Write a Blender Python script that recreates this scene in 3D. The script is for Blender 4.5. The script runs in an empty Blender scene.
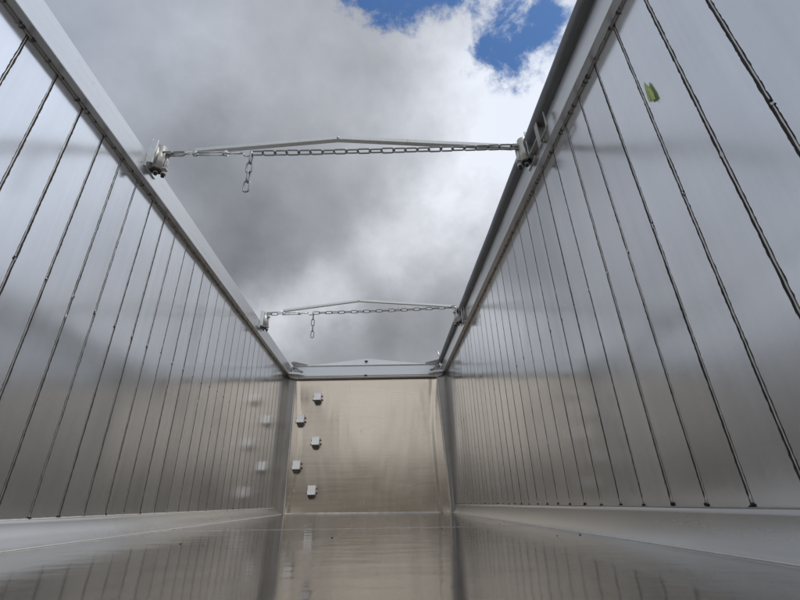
import bpy, bmesh, math, random
from mathutils import Vector, Matrix, noise
random.seed(7)
S = bpy.context.scene
C = S.collection
R = math.radians
PI = math.pi

# ------------------------------------------------------------------ camera
FPX = 415.0
def _n(v): return v.normalized()
F = _n(Vector((-17, -203, FPX)))
U = Vector((-26, 848, FPX)); U = _n(U - F * U.dot(F))
X = -(F.cross(U))
if X.x < 0: X = -X
# camera axes (right, up, forward) written in world axes
right = Vector((X.x, F.x, U.x)); up = Vector((X.y, F.y, U.y)); fwd = Vector((X.z, F.z, U.z))
cam = bpy.data.cameras.new("camera")
cam.sensor_width = 36; cam.lens = 36 * FPX / 800.0
cam.clip_start = 0.02; cam.clip_end = 2000
co = bpy.data.objects.new("camera", cam); C.objects.link(co)
co.matrix_world = Matrix(((right.x, up.x, -fwd.x, 0), (right.y, up.y, -fwd.y, 0), (right.z, up.z, -fwd.z, 0), (0, 0, 0, 1)))
S.camera = co
def ray(px, py):
    v = right * (px - 400) + up * (300 - py) + fwd * FPX
    return v.normalized()

# ------------------------------------------------------------------ light
SUN_EL, SUN_AZ = 62, 105           # azimuth from +Y towards +X
S.view_settings.view_transform = 'Standard'
S.view_settings.look = 'None'
S.view_settings.gamma = 1
S.view_settings.exposure = 0.0
w = bpy.data.worlds.new("World"); S.world = w; w.use_nodes = True
nt = w.node_tree; nt.nodes.clear()
def nd(t, tree=None, **k):
    n = (tree or nt).nodes.new(t)
    for a, b in k.items(): setattr(n, a, b)
    return n
def L(a, b, tree=None): (tree or nt).links.new(a, b)
out = nd('ShaderNodeOutputWorld'); bg = nd('ShaderNodeBackground'); bg.inputs['Strength'].default_value = 0.1
sky = nd('ShaderNodeTexSky'); sky.sky_type = 'NISHITA'; sky.sun_disc = False
sky.sun_elevation = R(SUN_EL); sky.sun_rotation = R(SUN_AZ); sky.air_density = 1.0; sky.dust_density = 0.6
tc = nd('ShaderNodeTexCoord')
def M(op, a, b=None, c=None, clamp=False):
    m = nd('ShaderNodeMath', operation=op); m.use_clamp = clamp
    for i, v in enumerate((a, b, c)):
        if v is None: continue
        if isinstance(v, (int, float)): m.inputs[i].default_value = v
        else: L(v, m.inputs[i])
    return m.outputs[0]
# fractal warp of the direction
def noise_n(scale, detail, rough, vec, dist=0.0, off=(0, 0, 0)):
    mp = nd('ShaderNodeMapping'); mp.inputs['Location'].default_value = off; L(vec, mp.inputs['Vector'])
    n = nd('ShaderNodeTexNoise'); n.inputs['Scale'].default_value = scale; n.inputs['Detail'].default_value = detail
    n.inputs['Roughness'].default_value = rough; n.inputs['Distortion'].default_value = dist
    L(mp.outputs[0], n.inputs['Vector']); return n
DIR = tc.outputs['Generated']
wn = noise_n(3.0, 8, 0.58, DIR)
sub = nd('ShaderNodeVectorMath', operation='SUBTRACT'); L(wn.outputs['Color'], sub.inputs[0]); sub.inputs[1].default_value = (.5, .5, .5)
scl = nd('ShaderNodeVectorMath', operation='SCALE'); L(sub.outputs[0], scl.inputs[0]); scl.inputs['Scale'].default_value = 0.30
add = nd('ShaderNodeVectorMath', operation='ADD'); L(DIR, add.inputs[0]); L(scl.outputs[0], add.inputs[1])
nrm = nd('ShaderNodeVectorMath', operation='NORMALIZE'); L(add.outputs[0], nrm.inputs[0])
W_ = nrm.outputs[0]
def bump(d, width_deg, amp):
    dp = nd('ShaderNodeVectorMath', operation='DOT_PRODUCT'); L(W_, dp.inputs[0]); dp.inputs[1].default_value = tuple(d)
    k = 1.0 / (1 - math.cos(R(width_deg)))
    e = M('EXPONENT', M('MULTIPLY', M('SUBTRACT', dp.outputs['Value'], 1.0), k))
    return M('MULTIPLY', e, amp)
def total(lst, base):
    t = base
    for b in lst: t = M('ADD', t, b)
    return t
def dirv(az, el):
    return Vector((math.sin(R(az)) * math.cos(R(el)), math.cos(R(az)) * math.cos(R(el)), math.sin(R(el))))
# brightness of the cloud deck (linear, as seen)
n1 = noise_n(3.6, 10, 0.56, DIR, 0.1, (1.3, 4.1, 2.2))
n2 = noise_n(1.6, 4, 0.5, DIR, 0.0, (7.3, 1.1, 3.2))
bright = total([
    bump(ray(520, 150), 8, 0.40), bump(ray(455, 215), 6, 0.34), bump(ray(400, 255), 5, 0.26), bump(ray(480, 60), 8, 0.20), bump(ray(420, 130), 6, .16),
    bump(ray(330, 300), 4.5, 0.30), bump(ray(275, 325), 4, 0.28), bump(ray(190, 60), 7, 0.10),
    bump(ray(255, 225), 9, -0.11), bump(ray(200, 165), 6, -0.07), bump(ray(345, 205), 5, -0.07), bump(ray(220, 270), 5, -0.05), bump(ray(390, 335), 5, -0.10),
    bump(dirv(78, 32), 20, 0.62), bump(dirv(62, 48), 22, 0.50), bump(dirv(-82, 22), 15, 0.52), bump(dirv(-60, 52), 22, 0.0),
    bump(dirv(180, 22), 30, 0.34), bump(dirv(170, 75), 22, 0.30)], 0.395)
bright = M('ADD', bright, M('MULTIPLY', M('SUBTRACT', n1.outputs['Fac'], 0.5), 0.34))
n4 = noise_n(9.0, 8, 0.55, DIR, 0.0, (5.3, 2.2, 6.1))
puff = M('SUBTRACT', 0.10, M('ABSOLUTE', M('SUBTRACT', n4.outputs['Fac'], 0.5)))      # billows with soft creases
bright = M('ADD', bright, M('MULTIPLY', M('MULTIPLY', M('SUBTRACT', puff, 0.04), 1.1), M('MAXIMUM', M('SUBTRACT', bright, 0.30), 0.0)))
bright = M('ADD', bright, M('MULTIPLY', M('SUBTRACT', n2.outputs['Fac'], 0.5), 0.22))
bright = M('MINIMUM', M('MAXIMUM', bright, 0.20), 0.92)
# tint: darker cloud is slightly bluish grey, bright cloud near white
tint = nd('ShaderNodeMix', data_type='RGBA'); L(M('MULTIPLY', bright, 1.2, clamp=True), tint.inputs['Factor'])
tint.inputs['A'].default_value = (0.95, 0.985, 1.07, 1); tint.inputs['B'].default_value = (0.955, 0.98, 1.04, 1)
side = M('MINIMUM', total([bump(dirv(70, 40), 30, 1.0), bump(dirv(-78, 42), 34, 0.9)], 0.0), 1.0)
tint2 = nd('ShaderNodeMix', data_type='RGBA', blend_type='MULTIPLY'); L(side, tint2.inputs['Factor']); L(tint.outputs['Result'], tint2.inputs['A']); tint2.inputs['B'].default_value = (.86, .955, 1.10, 1)
cc = nd('ShaderNodeVectorMath', operation='SCALE'); L(tint2.outputs['Result'], cc.inputs[0]); L(M('MULTIPLY', bright, 10.0), cc.inputs['Scale'])
# holes of blue
holes = total([bump(ray(362, 2), 3.4, 1.15), bump(ray(400, 18), 3.4, 1.35), bump(ray(440, 6), 3.4, 1.1), bump(ray(494, 64), 3.2, .85), bump(ray(535, 56), 3.6, .75), bump(ray(515, 8), 4.0, 0.70), bump(ray(550, 8), 3.5, .6),
               bump(ray(500, 75), 3.0, 0.35), bump(dirv(115, 58), 14, 0.9), bump(dirv(-125, 55), 20, .85), bump(dirv(150, 40), 14, .6)], 0.0)
n3 = noise_n(11.0, 10, 0.66, DIR, 0.2, (3.3, 0.7, 9.2))
hole = M('ADD', holes, M('MULTIPLY', M('SUBTRACT', n3.outputs['Fac'], 0.5), 4.6))
mr = nd('ShaderNodeMapRange', interpolation_type='SMOOTHSTEP'); L(hole, mr.inputs['Value'])
mr.inputs['From Min'].default_value = 0.28; mr.inputs['From Max'].default_value = 1.35
gate = nd('ShaderNodeMapRange', interpolation_type='SMOOTHSTEP'); L(holes, gate.inputs['Value'])
gate.inputs['From Min'].default_value = 0.12; gate.inputs['From Max'].default_value = 0.4
hf = M('MULTIPLY', mr.outputs[0], gate.outputs[0])
mix = nd('ShaderNodeMix', data_type='RGBA'); L(hf, mix.inputs['Factor']); L(cc.outputs[0], mix.inputs['A'])
skc = nd('ShaderNodeVectorMath', operation='MULTIPLY'); L(sky.outputs[0], skc.inputs[0]); skc.inputs[1].default_value = (0.62, 0.90, 1.20)
L(skc.outputs[0], mix.inputs['B'])
L(mix.outputs['Result'], bg.inputs['Color']); L(bg.outputs[0], out.inputs[0])

sd = bpy.data.lights.new("sun", 'SUN'); sd.energy = 1.0; sd.angle = R(14); sd.color = (1, 0.95, 0.87)
so = bpy.data.objects.new("sun", sd); C.objects.link(so)
so.rotation_euler = (-dirv(SUN_AZ, SUN_EL)).to_track_quat('-Z', 'Y').to_euler()
so.location = (8, 6, 14)

# ------------------------------------------------------------------ materials
def mat(name): 
    m = bpy.data.materials.new(name); m.use_nodes = True; t = m.node_tree
    return m, t, t.nodes['Principled BSDF']
def metal(name, col=(.66, .66, .66), rough=(.2, .34), streak=(40, 40, 1.2), bumpv=0.0006, wave=(1.5, .0), spots=0.0, metallic=1.0, colvar=.12, plank=False, scratch=None, wavedim=(1, 1, 1)):
    """worn mill-finish metal; streak = noise frequency along x, y, z (low = grain direction)"""
    m, t, p = mat(name)
    g = nd('ShaderNodeNewGeometry', t)
    def nz(sc3, detail=4, rough_=.55, off=(0, 0, 0)):
        mp = nd('ShaderNodeMapping', t); mp.inputs['Scale'].default_value = sc3; mp.inputs['Location'].default_value = off
        L(g.outputs['Position'], mp.inputs['Vector'], t)
        n = nd('ShaderNodeTexNoise', t); n.inputs['Scale'].default_value = 1; n.inputs['Detail'].default_value = detail; n.inputs['Roughness'].default_value = rough_
        L(mp.outputs[0], n.inputs['Vector'], t); return n.outputs['Fac']
    def mth(op, a, b=None, c=None):
        q = nd('ShaderNodeMath', t, operation=op)
        for i, v in enumerate((a, b, c)):
            if v is None: continue
            if isinstance(v, (int, float)): q.inputs[i].default_value = v
            else: L(v, q.inputs[i], t)
        return q.outputs[0]
    st = nz(streak, 6, .6)
    bl = nz((1.7, 1.7, 1.7), 5, .6, (3, 1, 2))
    sm = nz((9, 9, 9), 5, .65, (8, 2, 5))
    mixv = mth('ADD', mth('MULTIPLY', st, .5), mth('ADD', mth('MULTIPLY', bl, .35), mth('MULTIPLY', sm, .15)))
    rr = nd('ShaderNodeMapRange', t); L(mixv, rr.inputs['Value'], t)
    rr.inputs['From Min'].default_value = .35; rr.inputs['From Max'].default_value = .65
    rr.inputs['To Min'].default_value = rough[0]; rr.inputs['To Max'].default_value = rough[1]
    L(rr.outputs[0], p.inputs['Roughness'], t)
    cr = nd('ShaderNodeMix', t, data_type='RGBA')
    f = nd('ShaderNodeMapRange', t); L(mixv, f.inputs['Value'], t); f.inputs['From Min'].default_value = .3; f.inputs['From Max'].default_value = .7
    L(f.outputs[0], cr.inputs['Factor'], t)
    cr.inputs['A'].default_value = (*[c * (1 - colvar) for c in col], 1); cr.inputs['B'].default_value = (*[min(1, c * (1 + colvar * .7)) for c in col], 1)
    colout = cr.outputs['Result']
    if plank:
        at = nd('ShaderNodeAttribute', t); at.attribute_name = 'plank'
        hs = nd('ShaderNodeMix', t, data_type='RGBA', blend_type='MULTIPLY'); hs.inputs['Factor'].default_value = 1
        pr = nd('ShaderNodeMapRange', t); L(at.outputs['Fac'], pr.inputs['Value'], t); pr.inputs['To Min'].default_value = .93; pr.inputs['To Max'].default_value = 1.04
        L(colout, hs.inputs['A'], t); L(pr.outputs[0], hs.inputs['B'], t); colout = hs.outputs['Result']
        rp = mth('MULTIPLY_ADD', at.outputs['Fac'], .05, rr.outputs[0]); L(rp, p.inputs['Roughness'], t)
    if scratch:
        base_r = p.inputs['Roughness'].links[0].from_socket
        tot = None
        for k, sc_ in enumerate(scratch[1]):
            ns = nz(sc_, 0, .5, (k * 3.1, k * 7.7, k))
            dd = mth('ABSOLUTE', mth('SUBTRACT', ns, .5 + .03 * k))
            q = nd('ShaderNodeMapRange', t); L(dd, q.inputs['Value'], t); q.inputs['From Min'].default_value = .0008; q.inputs['From Max'].default_value = .003
            q.inputs['To Min'].default_value = 1; q.inputs['To Max'].default_value = 0
            gt = nd('ShaderNodeMapRange', t); L(nz((3.1, 3.1, 3.1), 2, .5, (k * 5, 2, 9)), gt.inputs['Value'], t); gt.inputs['From Min'].default_value = .54; gt.inputs['From Max'].default_value = .62
            v = mth('MULTIPLY', q.outputs[0], gt.outputs[0]); tot = v if tot is None else mth('MAXIMUM', tot, v)
        L(mth('MULTIPLY_ADD', tot, .15, base_r), p.inputs['Roughness'], t)
        sx = nd('ShaderNodeMix', t, data_type='RGBA'); L(mth('MULTIPLY', tot, scratch[0]), sx.inputs['Factor'], t); L(colout, sx.inputs['A'], t); sx.inputs['B'].default_value = (.30, .29, .28, 1)
        colout = sx.outputs['Result']
    if spots:
        sp = nz((26, 26, 26), 3, .5, (4, 4, 4))
        q = nd('ShaderNodeMapRange', t); L(sp, q.inputs['Value'], t); q.inputs['From Min'].default_value = .66; q.inputs['From Max'].default_value = .74
        q.inputs['To Max'].default_value = spots
        c2 = nd('ShaderNodeMix', t, data_type='RGBA'); L(q.outputs[0], c2.inputs['Factor'], t); L(colout, c2.inputs['A'], t); c2.inputs['B'].default_value = (.16, .14, .12, 1)
        colout = c2.outputs['Result']
    L(colout, p.inputs['Base Color'], t)
    p.inputs['Metallic'].default_value = metallic
    b1 = nd('ShaderNodeBump', t); b1.inputs['Strength'].default_value = 1; b1.inputs['Distance'].default_value = bumpv; L(st, b1.inputs['Height'], t)
    last = b1
    if wave[1]:
        wv = nz(tuple(wave[0] * k for k in wavedim), 2, .45, (5, 9, 1))
        b2 = nd('ShaderNodeBump', t); b2.inputs['Distance'].default_value = wave[1]; L(wv, b2.inputs['Height'], t); L(b1.outputs[0], b2.inputs['Normal'], t); last = b2
    L(last.outputs[0], p.inputs['Normal'], t)
    return m
ALU_WALL = metal('wall aluminium', (.885, .89, .90), (.12, .18), (22, 18, .35), .00003, (1.5, .006), 0, wavedim=(1, 1.5, .6), colvar=.10, metallic=.91, plank=True)
ALU_FRONT = metal('front wall aluminium', (.84, .745, .615), (.17, .26), (1.2, 30, 30), .00003, (2.0, .010), .0, wavedim=(1.9, 1, .45), colvar=.10, metallic=.9, scratch=(.15, ((4, 1, .8), (.8, 1, 4))))
ALU_FLOOR = metal('floor aluminium', (.40, .378, .352), (.065, .15), (46, .5, 46), .00005, (3.0, .0022), .0, wavedim=(1.1, 2.2, 1), colvar=.14, metallic=.9, scratch=(.4, ((14, .5, 1), (9, 1.2, 1))))
ALU_RAIL = metal('rail aluminium', (.72, .715, .70), (.24, .38), (40, 1.2, 40), .0001, (3, .002), .1)
ALU_FIL = metal('fillet aluminium', (.60, .595, .58), (.24, .36), (20, 1.5, 20), .00003, (3, .004), 0, colvar=.06, metallic=.85)
WELD = metal('weld metal', (.62, .60, .57), (.32, .5), (90, 90, 90), .001)
WELDB = metal('bright weld metal', (.88, .86, .82), (.35, .5), (60, 60, 60), .0008, metallic=.45)
ZINC = metal('galvanised steel', (.74, .765, .75), (.28, .42), (60, 60, 60), .0003, spots=.3)
DZINC = metal('tarnished steel', (.42, .40, .37), (.35, .5), (60, 60, 60), .0004, spots=.5)
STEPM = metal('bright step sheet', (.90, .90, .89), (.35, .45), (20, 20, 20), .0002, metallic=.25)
CHAIN = metal('chain steel', (.36, .365, .365), (.3, .45), (80, 80, 80), .0003)
STEPD = metal('step underside shade tone', (.12, .115, .11), (.4, .55), (40, 40, 40), .0003)  # near-black stands for shade on the downward step faces; side tabs share it
CAP = metal('pale cap sheet', (.80, .83, .85), (.36, .5), (2, 30, 30), .0003, metallic=.8)
POST = metal('corner aluminium', (.48, .455, .42), (.3, .45), (30, 30, 1), .0003, (3, .004), .2, metallic=.6)
def plain(name, col, rough, metallic=0, nscale=30, var=.25, bumpd=.001):
    m, t, p = mat(name)
    g = nd('ShaderNodeNewGeometry', t); n = nd('ShaderNodeTexNoise', t); n.inputs['Scale'].default_value = nscale; n.inputs['Detail'].default_value = 6
    L(g.outputs['Position'], n.inputs['Vector'], t)
    c = nd('ShaderNodeMix', t, data_type='RGBA'); L(n.outputs['Fac'], c.inputs['Factor'], t)
    c.inputs['A'].default_value = (*[x * (1 - var) for x in col], 1); c.inputs['B'].default_value = (*[x * (1 + var) for x in col], 1)
    L(c.outputs['Result'], p.inputs['Base Color'], t); p.inputs['Roughness'].default_value = rough; p.inputs['Metallic'].default_value = metallic
    b = nd('ShaderNodeBump', t); b.inputs['Distance'].default_value = bumpd; L(n.outputs['Fac'], b.inputs['Height'], t); L(b.outputs[0], p.inputs['Normal'], t)
    return m
GRIME = plain('black grime in joints', (.10, .092, .084), .9, 0, 60)
SOOT = plain('burnt weld knot', (.03, .027, .024), .8, 0, 90)
TARP = plain('dark grey tarpaulin', (.15, .153, .155), .45, 0, 14, .2, .003)
BRK = metal('pale fitting steel', (.66, .64, .60), (.3, .45), (50, 50, 50), .0003, metallic=.7, spots=.3)
RUBBER = plain('black fitting', (.02, .02, .02), .6)
LEAFM = plain('leaf green', (.55, .68, .24), .55, 0, 60, .35)
GROUND = plain('sandy yard ground', (.34, .30, .24), .95, 0, 3, .25, .02)

# ------------------------------------------------------------------ mesh helpers
def bm_new(): return bmesh.new()
def bx(bm, x0, x1, y0, y1, z0, z1, mi=0, bev=0):
    r = bmesh.ops.create_cube(bm, size=1)
    for v in r['verts']:
        v.co = Vector(((x0 + x1) / 2 + v.co.x * (x1 - x0), (y0 + y1) / 2 + v.co.y * (y1 - y0), (z0 + z1) / 2 + v.co.z * (z1 - z0)))
    fs = set(f for v in r['verts'] for f in v.link_faces)
    for f in fs: f.material_index = mi
    if bev:
        es = list({e for v in r['verts'] for e in v.link_edges})
        rr = bmesh.ops.bevel(bm, geom=es, offset=bev, segments=2, affect='EDGES', profile=.6)
        for f in rr['faces']: f.material_index = mi
def tube(bm, pts, rad, seg=10, closed=False, mi=0, cap=True):
    pts = [Vector(p) for p in pts]; n = len(pts); rings = []
    rads = rad if isinstance(rad, (list, tuple)) else [rad] * n
    prev = None
    for i, p in enumerate(pts):
        if closed: t = (pts[(i + 1) % n] - pts[i - 1])
        else: t = pts[min(i + 1, n - 1)] - pts[max(i - 1, 0)]
        t.normalize()
        a = prev if prev is not None else (Vector((0, 0, 1)) if abs(t.z) < .9 else Vector((1, 0, 0)))
        a = (a - t * a.dot(t)).normalized(); b = t.cross(a); prev = a
        rings.append([bm.verts.new(p + (a * math.cos(2 * PI * k / seg) + b * math.sin(2 * PI * k / seg)) * rads[i]) for k in range(seg)])
    for i in range(n if closed else n - 1):
        r0, r1 = rings[i], rings[(i + 1) % n]
        for k in range(seg):
            f = bm.faces.new((r0[k], r0[(k + 1) % seg], r1[(k + 1) % seg], r1[k])); f.material_index = mi; f.smooth = True
    if cap and not closed:
        bm.faces.new(rings[0][::-1]).material_index = mi; bm.faces.new(rings[-1]).material_index = mi
def prism(bm, poly, a0, a1, axis='x', mi=0):
    """poly in the two other axes, extruded along axis"""
    def P(u, v, a):
        return {'x': (a, u, v), 'y': (u, a, v), 'z': (u, v, a)}[axis]
    v0 = [bm.verts.new(P(u, v, a0)) for u, v in poly]; v1 = [bm.verts.new(P(u, v, a1)) for u, v in poly]
    fs = [bm.faces.new(v0[::-1]), bm.faces.new(v1)]; n = len(poly)
    for i in range(n): fs.append(bm.faces.new((v0[i], v0[(i + 1) % n], v1[(i + 1) % n], v1[i])))
    for f in fs: f.material_index = mi
def obj(name, bm, mats, parent=None, label=None, smooth=False):
    bmesh.ops.recalc_face_normals(bm, faces=bm.faces)
    me = bpy.data.meshes.new(name)
    off = Vector((0, 0, 0)); q = parent
    while q is not None: off += q.location; q = q.parent
    for v in bm.verts: v.co -= off
    if smooth:
        for f in bm.faces: f.smooth = True
    bm.to_mesh(me); bm.free()
    for m in (mats if isinstance(mats, (list, tuple)) else [mats]): me.materials.append(m)
    o = bpy.data.objects.new(name, me); C.objects.link(o); o.parent = parent
    if label: o['label'] = label
    return o
def thing(name, loc, label, cat, group=None):
    o = bpy.data.objects.new(name, None); C.objects.link(o); o.location = loc; o.empty_display_size = .1
    o['label'] = label; o['category'] = cat
    if group: o['group'] = group
    return o

# ------------------------------------------------------------------ dimensions (metres, camera at the origin)
XL, XR = -1.40, .95
ZT, ZR = 1.72, 1.868          # rail underside / top
Y0, YF = -.9, 6.15
GZ = -.30
def floor_z(x, y):
    a = (x - XL) / (XR - XL); b = max(0, min(1, (y - 1.0) / 5.1))
    l = -.118 + .024 * b; r = -.149 + .010 * b
    return l + (r - l) * a

# ground outside
bm = bm_new()
bmesh.ops.create_grid(bm, x_segments=2, y_segments=2, size=600)
for v in bm.verts: v.co.z = GZ
g = obj('ground', bm, GROUND); g['kind'] = 'structure'

body = thing('trailer_body', (-.22, 2.6, GZ), 'open aluminium tipper trailer body with tall ribbed side walls, seen from inside on its floor', 'trailer body')

# ---- side walls
def side_wall(xw, sgn, ystart, pitch, knotz, lab):
    """sgn = -1 left (inside faces +x), +1 right"""
    bm = bm_new(); hw = .0063; dep = .0038
    seams = []; y = ystart
    while y - pitch > Y0 + .05: y -= pitch
    while y < 5.98: seams.append(y); y += pitch
    zb, zt = -.05, ZT + .03
    NZ = 190
    rnd = random.Random(3 if sgn < 0 else 5)
    lay = bm.faces.layers.float.new('plank')
    cols = []                      # (y function, x inset, material of the strip that follows)
    cols.append((lambda z: Y0, 0, 0))
    for s in seams:
        ph = rnd.uniform(0, 50); tilt = rnd.uniform(-.0012, .0012)
        def edge(z, s=s, ph=ph, side=1, tilt=tilt):
            return s + tilt * z + side * (hw + (.0014 * noise.noise(Vector((z * 16, ph + side * 9, 0)))) + .0024 * noise.noise(Vector((z * 75, ph, side))))
        cols.append((lambda z, e=edge: e(z, side=-1) - .0010, rnd.uniform(-.0008, .0008), 1))
        cols.append((lambda z, e=edge: e(z, side=-1), .0012, 1))
        cols.append((lambda z, e=edge: e(z, side=-1) + .0008, dep, 1))
        cols.append((lambda z, e=edge: e(z, side=1) - .0008, dep, 1))
        cols.append((lambda z, e=edge: e(z, side=1), .0012, 1))
        cols.append((lambda z, e=edge: e(z, side=1) + .0010, rnd.uniform(-.0008, .0008), 0))
    cols.append((lambda z: 6.02, 0, 0))
    grid = []
    for fy, ins, mi in cols:
        grid.append([bm.verts.new((xw + sgn * ins, fy(zb + (zt - zb) * k / NZ), zb + (zt - zb) * k / NZ)) for k in range(NZ + 1)])
    for i in range(len(cols) - 1):
        pv = rnd.random()
        for k in range(NZ):
            f = bm.faces.new((grid[i][k], grid[i + 1][k], grid[i + 1][k + 1], grid[i][k + 1])); f.material_index = cols[i][2]; f[lay] = pv
    # outer skin and ends
    xo = xw + sgn * .05
    ov = [bm.verts.new((xo, yy, zz)) for yy, zz in ((Y0, zb), (6.02, zb), (6.02, zt), (Y0, zt))]
    bm.faces.new(ov)
    i0 = [bm.verts.new((xw + sgn * .008, yy, zz)) for yy, zz in ((Y0, zb), (6.02, zb), (6.02, zt), (Y0, zt))]
    for a in range(4): bm.faces.new((i0[a], i0[(a + 1) % 4], ov[(a + 1) % 4], ov[a]))
    me_parent = obj('side_wall', bm, [ALU_WALL, GRIME], body, lab)
    # weld beads with knots
    for j, s in enumerate(seams):
        b = bm_new(); pts = []; rad = []
        ph = rnd.uniform(0, 99); k2 = rnd.uniform(.15, 1.5) if rnd.random() < .3 else None
        z = -.032
        while z < ZT + .004:
            r = .0030 + .0011 * noise.noise(Vector((z * 45, ph, 1))) + .0004 * math.sin(z * 700 + ph)
            d = abs(z - knotz)
            if d < .012: r += .0038 * (1 - d / .012)
            if k2 and abs(z - k2) < .008: r += .0028
            if z < -.012: r += .003
            pts.append((xw + sgn * (.0030), s + .0009 * noise.noise(Vector((z * 22, ph, 3))), z)); rad.append(max(.002, r)); z += .009
        tube(b, pts, rad, 6)
        # dark torn knot where two weld runs meet
        zc = knotz + rnd.uniform(-.004, .004)
        for q in range(3):
            o_ = (rnd.uniform(-.006, .006), rnd.uniform(-.010, .010))
            r_ = bmesh.ops.create_icosphere(b, subdivisions=1, radius=rnd.uniform(.003, .0055))
            for v in r_['verts']:
                v.co = Vector((v.co.x * .6 + xw, v.co.y + s + o_[0], v.co.z * 1.3 + zc + o_[1]))
                for f in v.link_faces: f.material_index = 1
        for q in range(2):
            r_ = bmesh.ops.create_icosphere(b, subdivisions=1, radius=rnd.uniform(.005, .009))
            oy, oz = rnd.uniform(-.007, .007), rnd.uniform(-.006, .004)
            for v in r_['verts']:
                v.co = Vector((v.co.x * .6 + xw - sgn * .002, v.co.y + s + oy, v.co.z * .8 + (-.022 if sgn < 0 else -.038) + .006 + oz))
                for f in v.link_faces: f.material_index = 1
        obj('weld_seam', b, [WELD, SOOT], me_parent)
    return me_parent
wall_l = side_wall(XL, -1, 1.079, .1656, .880, 'left aluminium side wall with vertical weld seams, its upper half bright with sky')
wall_r = side_wall(XR, 1, 1.156, .1648, .845, 'right aluminium side wall with vertical weld seams under the dark tarpaulin roll')

# ---- closed rear door behind the camera (seen only as a blurred reflection)
bm = bm_new(); bx(bm, XL - .03, XR + .03, Y0 - .05, Y0 - .004, -.14, 1.30, 0, .004)
obj('rear_door', bm, ALU_WALL, body)

# ---- top rails
def rail(xw, sgn, lab):
    b = bm_new()
    xi = xw - sgn * .048
    bx(b, min(xi, xw + sgn * .062), max(xi, xw + sgn * .062), Y0, YF + .10, ZT, ZR, 0, .004)
    r = obj('top_rail', b, [ALU_RAIL], body, lab)
    # weld under the rail, dirty
    w_ = bm_new(); pts = []; rad = []; y = Y0 + .02
    while y < 6.0:
        pts.append((xw - sgn * .004, y, ZT - .003 + .002 * noise.noise(Vector((y * 20, sgn, 0)))))
        rad.append(.0055 + .003 * noise.noise(Vector((y * 30, 4, sgn)))); y += .012
    tube(w_, pts, rad, 6)
    y = Y0 + .1
    rn = random.Random(11 + sgn)
    while y < 6.0:
        for q in range(2):
            r_ = bmesh.ops.create_icosphere(w_, subdivisions=1, radius=rn.uniform(.004, .008)); yy = y + rn.uniform(-.03, .03)
            for v in r_['verts']:
                v.co = Vector((v.co.x + xw - sgn * .006, v.co.y * rn.uniform(1, 1.3) + yy, v.co.z + ZT - .003))
                for f in v.link_faces: f.material_index = 1
        y += .083
    obj('weld_bead', w_, [DZINC, GRIME], r)
    return r
rail_l = rail(XL, -1, 'pale box rail along the top of the left wall')
rail_r = rail(XR, 1, 'box rail along the top of the right wall below the tarpaulin roll')

# ---- floor and fillets
bm = bm_new()
NX, NY = 24, 70
xs = [-1.31 + (0.91 + 1.31) * i / NX for i in range(NX + 1)]; ys = [Y0 + (YF - Y0) * j / NY for j in range(NY + 1)]
G = [[bm.verts.new((x, y, floor_z(x, y))) for y in ys] for x in xs]
for i in range(NX):
    for j in range(NY): bm.faces.new((G[i][j], G[i + 1][j], G[i + 1][j + 1], G[i][j + 1])).smooth = True
lo = [bm.verts.new((x, y, GZ + .02)) for x, y in ((XL, Y0), (XR, Y0), (XR, YF), (XL, YF))]
bm.faces.new(lo)
floor = obj('floor_plate', bm, ALU_FLOOR, body, 'shiny scuffed aluminium floor plate with blurred reflections')
b = bm_new(); pts = []; rad = []
for i in range(160):
    x = -1.30 + 2.2 * i / 159; pts.append((x, 2.75 + .002 * noise.noise(Vector((x * 10, 0, 0))), floor_z(x, 2.75) - .0025)); rad.append(.0034 + .0006 * noise.noise(Vector((x * 60, 2, 0))))
tube(b, pts, rad, 6); obj('weld_bead', b, WELD, floor)
def fillet(xw, sgn, zl):
    b = bm_new(); xf = xw - sgn * (.10 if sgn < 0 else .05)
    ys2 = [Y0 + (6.06 - Y0) * j / 60 for j in range(61)]; N = 10; rows = []
    for y in ys2:
        zf = floor_z(xf, y) + .0035; row = []
        zs = zl + .003 * noise.noise(Vector((y * 1.5, sgn, 5)))
        # small return lip onto the wall, then a concave sweep down to the floor
        row.append(b.verts.new((xw - sgn * .001, y, zs + .002))); row.append(b.verts.new((xw - sgn * .008, y, zs)))
        for k in range(1, N + 1):
            a = k / N
            cx = xw - sgn * .008 + (xf - xw + sgn * .008) * (1 - math.cos(a * PI / 2)) ; cz = zs + (zf - zs) * math.sin(a * PI / 2)
            lx = xw - sgn * .008 + (xf - xw + sgn * .008) * a; lz = zs + (zf - zs) * a
            m_ = .6
            row.append(b.verts.new((cx * m_ + lx * (1 - m_), y, cz * m_ + lz * (1 - m_))))
        row.append(b.verts.new((xf, y, zf - .006)))
        rows.append(row)
    for j in range(60):
        for k in range(len(rows[0]) - 1):
            f = b.faces.new((rows[j][k], rows[j][k + 1], rows[j + 1][k + 1], rows[j + 1][k])); f.smooth = 1 <= k < N
    fo = obj('floor_fillet', b, ALU_FIL, body)
    w_ = bm_new(); pts = []; rad = []; y = Y0 + .02
    while y < 6.02:
        pts.append((xf, y, floor_z(xf, y) + .001)); rad.append(.0028 + .0008 * noise.noise(Vector((y * 40, sgn, 0)))); y += .02
    tube(w_, pts, rad, 6); obj('weld_bead', w_, WELDB, fo)
    w_ = bm_new(); pts = []; rad = []; y = Y0 + .02
    while y < 6.02:
        pts.append((xw - sgn * .003, y, zl + .002)); rad.append(.0035 + .0015 * noise.noise(Vector((y * 40, sgn, 3)))); y += .015
    tube(w_, pts, rad, 6); obj('weld_bead', w_, DZINC if sgn > 0 else WELDB, fo)
fillet(XL, -1, -.022); fillet(XR, 1, -.040)

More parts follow.
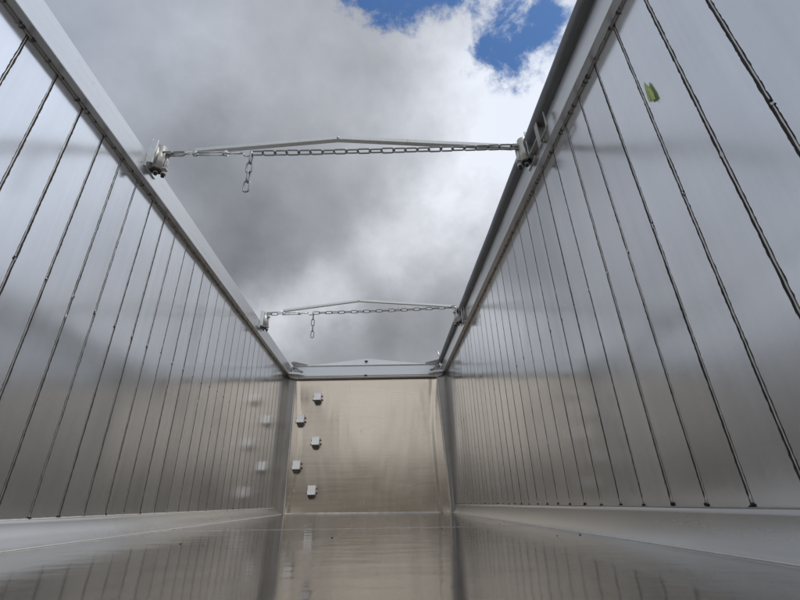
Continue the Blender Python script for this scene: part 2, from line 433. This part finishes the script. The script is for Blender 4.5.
# ---- front wall
def fw_x(z):  # left / right edge of the flat front sheet at height z
    a = (z + .1) / 1.8
    return -1.292, .898 - .066 * a
bm = bm_new(); NXF, NZF = 110, 40; G = []
for i in range(NXF + 1):
    col = []
    for k in range(NZF + 1):
        z = -.14 + (ZT + .02 + .14) * k / NZF; l, r = fw_x(z); x = l + (r - l) * i / NXF
        # the sheet bellies slightly between its edges
        u = i / NXF; v_ = k / NZF
        y = YF + .010 * math.sin(PI * u) * math.sin(PI * v_) + .006 * math.sin(2 * PI * u * 1.5 + .6) * math.sin(PI * v_)
        ub = 1 - .075 * math.sin(PI * .5 * min(1, (1 - v_) * 1.6 + .12)) ** .8
        if u > ub: y -= .42 * min(x - (l + (r - l) * ub), .045) * (1 - .5 * v_)
        ul = .03 + .05 * math.sin(PI * v_) ** 2 * (1 - .5 * v_)
        if u < ul: y -= .35 * min((ul - u) * 2.19, .022)
        col.append(bm.verts.new((x, y, z)))
    G.append(col)
for i in range(NXF):
    for k in range(NZF): bm.faces.new((G[i][k], G[i + 1][k], G[i + 1][k + 1], G[i][k + 1])).smooth = True
front = obj('front_wall', bm, ALU_FRONT, body, 'warm toned aluminium front wall with five folding steps on its left side')
bm = bm_new(); bx(bm, XL - .05, XR + .05, YF + .045, YF + .085, -.2, ZT - .004)
obj('outer_sheet', bm, ALU_RAIL, body)
# corner chamfers
for sgn, xw in ((-1, XL), (1, XR)):
    b = bm_new(); rows = []
    for k in range(21):
        z = -.14 + (ZT + .02 + .14) * k / 20; l, r = fw_x(z); xe = l if sgn < 0 else r
        p0 = Vector((xw - sgn * .0, 5.99, z)); p1 = Vector((xe, YF - (.055 if sgn > 0 else .022), z)); row = []
        for q in range(9):
            a = q / 8; p = p0.lerp(p1, a); nrm_ = Vector((sgn, 1, 0)).normalized(); row.append(b.verts.new(p + nrm_ * .022 * math.sin(PI * a)))
        rows.append(row)
    for k in range(20):
        for q in range(8): b.faces.new((rows[k][q], rows[k][q + 1], rows[k + 1][q + 1], rows[k + 1][q])).smooth = True
    po = obj('corner_post', b, POST, body)
    w_ = bm_new(); pts = []; rad = []; z = -.12
    while z < ZT - .01:
        l, r = fw_x(z); xe = l if sgn < 0 else r
        pts.append((xe - sgn * .0, YF - (.062 if sgn > 0 else .026), z)); rad.append(.0085 + .003 * noise.noise(Vector((z * 18, sgn, 0)))); z += .02
    tube(w_, pts, rad, 8); obj('weld_bead', w_, WELDB, po)
w_ = bm_new(); pts = []; rad = []
for i in range(200):
    x = -1.29 + 2.185 * i / 199; pts.append((x, YF - .006 + .004 * noise.noise(Vector((x * 9, 1, 0))), floor_z(x, YF) + .004)); rad.append(.007 + .003 * noise.noise(Vector((x * 14, 0, 0))))
tube(w_, pts, rad, 8); obj('weld_bead', w_, WELDB, front)

# steps: folded box steps, shade of the underside painted dark
def step(x, z, lab):
    b = bm_new(); wd, h = .050, .13; y1 = YF + .004
    yt, yb = YF - .050, YF - .100
    zt_, zb_ = z + .078, z - .034
    th = .004; zf = zb_ - .050; yf_ = YF - .050; nw = .030
    def hull(pts8, mi=0):
        v = [b.verts.new(p) for p in pts8]
        for q in ((3, 2, 1, 0), (4, 5, 6, 7), (0, 1, 5, 4), (1, 2, 6, 5), (2, 3, 7, 6), (3, 0, 4, 7)): b.faces.new([v[i] for i in q]).material_index = mi
    # bright tilted tread face, thin top, and the lower lip folded back and in towards the wall
    hull([(x - wd, yt, zt_), (x + wd, yt, zt_), (x + wd, y1, zt_), (x - wd, y1, zt_), (x - wd, yb, zb_), (x + wd, yb, zb_), (x + wd, y1, zb_), (x - wd, y1, zb_)])
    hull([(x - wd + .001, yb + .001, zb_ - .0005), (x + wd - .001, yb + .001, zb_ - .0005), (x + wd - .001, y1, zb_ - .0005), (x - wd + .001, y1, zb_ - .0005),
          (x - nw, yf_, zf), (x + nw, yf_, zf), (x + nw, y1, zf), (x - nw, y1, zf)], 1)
    for s in (-1, 1):
        xa = x + s * (wd + .0005)
        bx(b, min(xa, xa + s * .024), max(xa, xa + s * .024), y1 - .018, y1 - .008, z - .028, z - .008, 1)
        bx(b, min(xa, xa + s * .020), max(xa, xa + s * .020), y1 - .018, y1 - .008, z + .030, z + .044, 1)
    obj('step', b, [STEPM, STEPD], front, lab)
step(-.940, 1.398, 'topmost of the five steps'); step(-1.163, 1.088, 'second step from the top'); step(-.932, .782, 'middle step')
step(-1.171, .475, 'fourth step from the top'); step(-.947, .158, 'lowest of the five steps')

# ---- front cap beam over the front wall
b = bm_new()
bx(b, XL + .055, XR - .055, YF - .06, YF + .04, ZT + .004, 1.872, 0, .004)
cap = obj('front_beam', b, CAP, body, 'pale cross beam above the front wall')
b = bm_new(); bx(b, XL + .09, XR - .09, YF - .078, YF + .03, 1.874, 1.890, 0, .006); obj('beam_lip', b, STEPM, cap)
b = bm_new(); bx(b, XL + .06, XR - .06, YF - .064, YF - .03, ZT - .040, ZT + .003, 0, .012); obj('edge_shadow_trim', b, DZINC, cap)  # beam's bottom edge, deepened and darkened to stand for the shadow below it
b = bm_new(); prism(b, [(-1.22, 1.887), (.79, 1.887), (.75, 1.900), (-.225, 2.008), (-1.18, 1.900)], YF + .01, YF + .016, 'y')
obj('gable_plate', b, CAP, cap, 'low triangular gable plate on the front beam')
b = bm_new(); bx(b, -.262, -.215, YF - .02, YF + .009, 1.955, 1.968, 0, .002); tube(b, [(-.238, YF - .018, 1.962), (-.238, YF - .018, 1.935)], .007, 8); obj('catch', b, RUBBER, cap)
b = bm_new(); bx(b, -.262, -.222, YF - .072, YF - .058, ZT - .008, ZT + .012, 0, .002); obj('catch', b, RUBBER, cap)
for sgn, xw in ((-1, XL), (1, XR)):
    # rounded gusset between rail and beam, dropped lower to carry on the shadow band
    xi = xw - sgn * .046; yi = YF - .058; rr = .15
    poly = [(xi, yi), (xi, yi - rr)]
    for k in range(1, 8):
        a = k / 8 * PI / 2
        poly.append((xi - sgn * rr * (1 - math.cos(a)), yi - rr + rr * math.sin(a)))
    poly.append((xi - sgn * rr, yi))
    b = bm_new(); prism(b, poly, ZT - .035, ZT + .03, 'z'); obj('corner_gusset', b, DZINC, body)
    # latch plates that lie in the corner
    b = bm_new()
    q = xw - sgn * .05
    def P_(a, h, y): return (q - sgn * a, y, h)
    v = [b.verts.new(p) for p in (P_(.0, 1.905, YF - .16), P_(.05, 1.915, YF - .19), P_(.24, 1.895, YF - .10), P_(.24, 1.885, YF - .07), P_(.03, 1.880, YF - .06))]
    f = b.faces.new(v); e = bmesh.ops.extrude_face_region(b, geom=[f])
    for z_ in e['geom']:
        if isinstance(z_, bmesh.types.BMVert): z_.co.z += .010
    obj('latch_plate', b, STEPM, body)
    b = bm_new()
    tube(b, [P_(.02, 1.84, YF - .12), P_(.09, 1.83, YF - .12), P_(.12, 1.80, YF - .10), P_(.17, 1.79, YF - .08)], .010, 8)
    tube(b, [P_(.05, 1.88, YF - .14), P_(.05, 1.80, YF - .14)], .014, 8)
    obj('latch_rod', b, DZINC, body)
    b = bm_new(); v = [b.verts.new(p) for p in (P_(.0, 1.735, YF - .19), P_(.10, 1.742, YF - .13), P_(.20, 1.738, YF - .075), P_(.02, 1.732, YF - .075))]
    f = b.faces.new(v); e = bmesh.ops.extrude_face_region(b, geom=[f])
    for z_ in e['geom']:
        if isinstance(z_, bmesh.types.BMVert): z_.co.z += .02
    obj('latch_plate', b, STEPM, body)
b = bm_new(); tube(b, [(.90, YF - .12, 1.93), (.845, YF - .12, 2.075)], .013, 8); bx(b, .885, .925, YF - .15, YF - .09, 1.87, 1.95, 0, .004)
obj('roll_stop', b, ZINC, body, 'slanted steel stop at the far end of the tarpaulin roll')

# ---- brackets on the rails
def bracket(y, sgn):
    xw = XL if sgn < 0 else XR; xi = xw - sgn * .048; zo = 0
    b = bm_new()
    def bX(a0, a1, *r, **k):
        p, q = xi - sgn * a0, xi - sgn * a1; bx(b, min(p, q), max(p, q), *r, **k)
    bX(0.0005, .009, y - .075, y + .045, 1.775, 1.985, bev=.002)
    bX(.009, .040, y - .075, y - .066, 1.80, 1.975, bev=.001)
    bX(.008, .034, y + .022, y + .028, 1.825, 1.95, bev=.001)
    br = obj('hinge_bracket', b, ZINC, rail_l if sgn < 0 else rail_r)
    # (sub-parts of the rail's bracket are kept on the same level)
    b = bm_new(); xc = xi - sgn * .034
    tube(b, [(xc, y - .008, 1.800), (xc, y - .008, 1.972)], .030, 20)
    tube(b, [(xc - sgn * .032, y + .012, 1.795), (xc - sgn * .032, y + .012, 1.955)], .0125, 12)
    tube(b, [(xc, y - .008, 1.778), (xc, y - .008, 1.80)], .013, 6)
    tube(b, [(xc - sgn * .032, y + .012, 1.782), (xc - sgn * .032, y + .012, 1.797)], .017, 6)
    bX(.03, .088, y - .012, y + .018, 1.930, 1.940, bev=.001); bX(.03, .088, y - .012, y + .018, 1.81, 1.82, bev=.001)
    obj('hinge_pin', b, BRK, rail_l if sgn < 0 else rail_r)
    if sgn > 0:
        b = bm_new()
        yh = y + .045
        bx(b, xi - .034, xi - .024, yh - .270, yh - .232, 1.715, 1.885, 0, .002)
        bx(b, xi - .030, xi - .002, yh - .240, yh - .040, 1.80, 1.812, 0, .002)
        bx(b, xi - .0235, xi - .0005, yh - .258, yh - .242, 1.75, 1.86, 0, .002)
        tube(b, [(xi - .028, yh - .36, 1.85), (xi - .028, yh - .36, 1.755), (xi - .028, yh - .35, 1.742), (xi - .028, yh - .262, 1.742)], .007, 8)
        obj('handle', b, DZINC, rail_r)
    b = bm_new()
    for (ax, ay) in ((xc, y - .008), (xc - sgn * .032, y + .012)):
        tube(b, [(ax, ay, 1.765), (ax, ay, 1.781)], .010, 8)
    bX(.012, .060, y - .030, y + .014, 1.786, 1.7915, bev=.001)
    obj('retaining_bolt', b, RUBBER, rail_l if sgn < 0 else rail_r)
for y in (1.92, 4.37):
    bracket(y, -1); bracket(y - .085, 1)

# ------------------------------------------------------------------ rolled tarpaulin
tarp = thing('rolled_tarpaulin', (.93, 2.6, ZR), 'dark grey tarpaulin rolled up in a long tube on top of the right rail', 'tarpaulin')
b = bm_new(); pts = []; rad = []; y = Y0
while y < 6.0:
    pts.append((.905 + .004 * noise.noise(Vector((y * 1.3, 0, 0))), y, 1.918 + .003 * noise.noise(Vector((y * 1.1, 7, 0))))); rad.append(.048 + .0025 * noise.noise(Vector((y * 3, 3, 0)))); y += .05
tube(b, pts, rad, 40)
for v in b.verts:
    ang = math.atan2(v.co.z - 1.918, v.co.x - .905); d = .0035 * noise.noise(Vector((ang * 2.2, v.co.y * .5, 3))) + .002 * noise.noise(Vector((ang * 5, v.co.y * 2.2, 8)))
    v.co += Vector((math.cos(ang), 0, math.sin(ang))) * d
obj('roll', b, TARP, tarp)
b = bm_new()   # loose outer flap edge, a seam that runs along the roll
bx(b, .935, 1.02, Y0, 5.95, 1.869, 1.874, 0, .001); obj('flap', b, TARP, tarp)
for y in (4.22,):
    b = bm_new(); n = 18
    for k in range(n): pass
    tube(b, [(.905 + .0525 * math.cos(2 * PI * k / n), y, 1.918 + .0525 * math.sin(2 * PI * k / n)) for k in range(n)], .006, 6, closed=True)
    tube(b, [(.905 + .0525 * math.cos(2 * PI * k / n), y + .012, 1.918 + .0525 * math.sin(2 * PI * k / n)) for k in range(n)], .006, 6, closed=True)
    obj('strap', b, RUBBER, tarp)

# ------------------------------------------------------------------ cross bows and tension chains
def bow(y, zl, zp, zr, lab):
    t = thing('roof_bow', (-.22, y, zl), lab, 'roof bow', 'roof bows across the open top')
    xl, xr, xp = -1.315, .865, -.26
    for nm, a, c in (('bar', (xl + .19, zl + .016 + .0), (xp, zp)), ('bar', (xp, zp), (xr - .05, zr + .004))):
        b = bm_new(); (x0, z0), (x1, z1) = a, c
        y_ = y + .012
        # angle section: flat top leaf and upright leaf
        for (dz0, dz1, dy0, dy1) in ((-.002, .002, -.014, .014), (.0025, .022, -.014, -.010)):
            v = [b.verts.new(p) for p in ((x0, y_ + dy0, z0 + dz0), (x0, y_ + dy1, z0 + dz0), (x0, y_ + dy1, z0 + dz1), (x0, y_ + dy0, z0 + dz1),
                                          (x1, y_ + dy0, z1 + dz0), (x1, y_ + dy1, z1 + dz0), (x1, y_ + dy1, z1 + dz1), (x1, y_ + dy0, z1 + dz1))]
            for q in ((0, 1, 2, 3), (4, 5, 6, 7), (0, 1, 5, 4), (1, 2, 6, 5), (2, 3, 7, 6), (3, 0, 4, 7)): b.faces.new([v[i] for i in q])
        obj('bar', b, ZINC, t)
    b = bm_new(); tube(b, [(xl - .02, y + .01, zl + .006), (xl + .21, y + .014, zl + .018)], .0075, 8); obj('end_rod', b, ZINC, t)
    b = bm_new(); tube(b, [(xr + .02, y + .01, zr + .0), (xr - .07, y + .012, zr + .004)], .0085, 8); obj('end_rod', b, ZINC, t)
    b = bm_new(); tube(b, [(xp, y + .0, zp + .004), (xp, y + .0, zp + .014)], .008, 8); obj('peak_bolt', b, ZINC, t)
    t.rotation_euler.z = -.038; t.location.y -= .040
    return t
bow(1.92, 1.940, 2.032, 1.928, 'nearer peaked steel roof bow between the side rails')
bow(4.37, 1.985, 2.106, 2.000, 'farther peaked steel roof bow between the side rails')

def link_mesh(pitch, wire, wid):
    b = bm_new(); pts = []; half = pitch / 2 + wire; r = wid / 2
    for k in range(7):
        a = -PI / 2 + PI * k / 6; pts.append((half - r + r * math.cos(a), r * math.sin(a), 0))
    for k in range(7):
        a = PI / 2 + PI * k / 6; pts.append((-(half - r) + r * math.cos(a), r * math.sin(a), 0))
    tube(b, pts, wire, 8, closed=True)
    bmesh.ops.recalc_face_normals(b, faces=b.faces)
    me = bpy.data.meshes.new('link'); b.to_mesh(me); b.free(); me.materials.append(CHAIN); return me
PITCH = .0715
LM = link_mesh(PITCH, .0050, .032)
def chain(y, zl, zr, lab, xh=-.79, tail=4, sag=.012):
    t = thing('tension_chain', (-.22, y, zl), lab, 'chain', 'tension chains under the roof bows')
    x0 = -1.335
    def zc(x):
        a = (x - x0) / (.875 - x0); return zl + (zr - zl) * a - sag * 4 * a * (1 - a)
    def put(p, d, roll):
        o = bpy.data.objects.new('link', LM); C.objects.link(o); o.parent = t
        d = d.normalized(); side = Vector((0, 1, 0)) if abs(d.y) < .9 else Vector((1, 0, 0))
        n = d.cross(side).normalized(); side = n.cross(d)
        a = side * math.cos(roll) + n * math.sin(roll); c = d.cross(a)
        m = Matrix(((d.x, a.x, c.x, 0), (d.y, a.y, c.y, 0), (d.z, a.z, c.z, 0), (0, 0, 0, 1))); m.translation = p - t.location
        o.matrix_basis = m
    yc = y - .012
    # links at the left anchor, then turnbuckle with hook
    x = x0 + .02
    put(Vector((x + .03, yc, zc(x))), Vector((1, 0, .02)), 0); put(Vector((x + .03 + PITCH, yc, zc(x + PITCH) )), Vector((1, 0, .0)), PI / 2)
    xs_ = x + .03 + PITCH * 1.45
    b = bm_new(); z_ = lambda a: zc(a)
    tb0, tb1 = xs_ + .075, xs_ + .255
    tube(b, [(xs_, yc, z_(xs_)), (tb0 + .01, yc, z_(tb0))], .006, 8); obj('screw', b, ZINC, t); b = bm_new()
    tube(b, [(tb1 - .01, yc, z_(tb1)), (tb1 + .09, yc, z_(tb1 + .09))], .006, 8)
    obj('screw', b, ZINC, t)
    b = bm_new()
    for dz in (-.011, .011): tube(b, [(tb0, yc, z_(tb0) + dz), (tb1, yc, z_(tb1) + dz)], .0055, 8)
    for xx in (tb0, tb1): tube(b, [(xx - .014, yc, z_(xx)), (xx + .010, yc, z_(xx))], .0175, 12)
    obj('turnbuckle', b, ZINC, t)
    # hook
    b = bm_new(); hx = tb1 + .09; pts = [(hx - .01, yc, z_(hx))]
    for k in range(12):
        a = PI * .95 + k / 11 * PI * 1.35; pts.append((hx + .040 + .026 * math.cos(a), yc, z_(hx) + .0 + .022 * math.sin(a)))
    tube(b, pts, [.006] * 3 + [.0075] * 7 + [.006, .005, .004], 8); obj('hook', b, ZINC, t)
    xs2 = hx + .062; n = 0; x = xs2
    k = 0
    while x < .865:
        p = Vector((x + PITCH / 2, yc, zc(x + PITCH / 2))); d = Vector((PITCH, 0, zc(x + PITCH) - zc(x)))
        jig = random.uniform(-.18, .18)
        put(p, d, (0 if k % 2 else PI / 2) + jig); x += PITCH; k += 1
    z = zc(xs2) - .010
    for k in range(tail):
        put(Vector((xs2 + .006 + random.uniform(-.002, .002), yc - .004, z - PITCH / 2)), Vector((random.uniform(-.03, .03), 0, -1)), 0 if k % 2 == 0 else PI / 2); z -= PITCH
    t.rotation_euler.z = -.038; t.location.y -= .040
chain(1.92, 1.924, 1.925, 'nearer steel tension chain with turnbuckle, hook and a dangling end')
chain(4.37, 1.965, 1.992, 'farther steel tension chain with turnbuckle, hook and a dangling end')

# ------------------------------------------------------------------ grit on the floor
rn = random.Random(21)
b = bm_new()
for i in range(46):
    side_ = rn.random()
    if side_ < .12: x = -1.30 + abs(rn.gauss(0, .03)) + .004; y = rn.uniform(1.2, 6.0)
    elif side_ < .24: x = .90 - abs(rn.gauss(0, .03)) - .004; y = rn.uniform(1.0, 6.0)
    else: x = rn.uniform(-1.1, .8); y = rn.uniform(1.6, 6.0)
    q = bmesh.ops.create_icosphere(b, subdivisions=1, radius=rn.uniform(.0014, .0036))
    e_ = Vector((rn.uniform(.7, 1.5), rn.uniform(.7, 1.5), .6)); zz = floor_z(x, y) + .0012
    for v in q['verts']: v.co = Vector((v.co.x * e_.x + x, v.co.y * e_.y + y, v.co.z * e_.z + zz))
gr = obj('grit', b, SOOT, None); gr['kind'] = 'stuff'; gr['label'] = 'dark grit crumbs scattered over the shiny floor plate'; gr['category'] = 'grit'

# ------------------------------------------------------------------ leaf
lf = bm_new()
out_ = [(0, .054), (-.007, .040), (-.012, .014), (-.016, -.018), (-.012, -.036), (.002, -.044), (.013, -.050), (.015, -.020), (.010, .012), (.005, .038)]
vs = []
cen = [(0, .03), (0, 0), (.002, -.03)]
front_ = [lf.verts.new((XR - .006 - .005 * abs(noise.noise(Vector((u * 60, v * 40, 0)))) - .004 * (1 - abs(u) / .022), .952 - u, 1.265 + v)) for u, v in out_]
cv = lf.verts.new((XR - .013, .952, 1.262))
for i in range(len(front_)): lf.faces.new((front_[i], front_[(i + 1) % len(front_)], cv))
bk = [lf.verts.new(v.co + Vector((.0012, 0, 0))) for v in front_]; cb = lf.verts.new(cv.co + Vector((.0012, 0, 0)))
for i in range(len(front_)):
    j = (i + 1) % len(front_); lf.faces.new((bk[j], bk[i], cb)); lf.faces.new((front_[j], front_[i], bk[i], bk[j]))
tube(lf, [(XR - .012, .952, 1.215), (XR - .0145, .951, 1.262), (XR - .009, .952, 1.305)], [.0012, .0012, .0007], 5)
lo_ = obj('leaf', lf, LEAFM, None); lo_['label'] = 'small green leaf stuck high on the right aluminium wall'; lo_['category'] = 'leaf'
me = lo_.data
c0 = Vector((XR - .005, .952, 1.265))
for v in me.vertices: v.co -= c0
lo_.location = c0
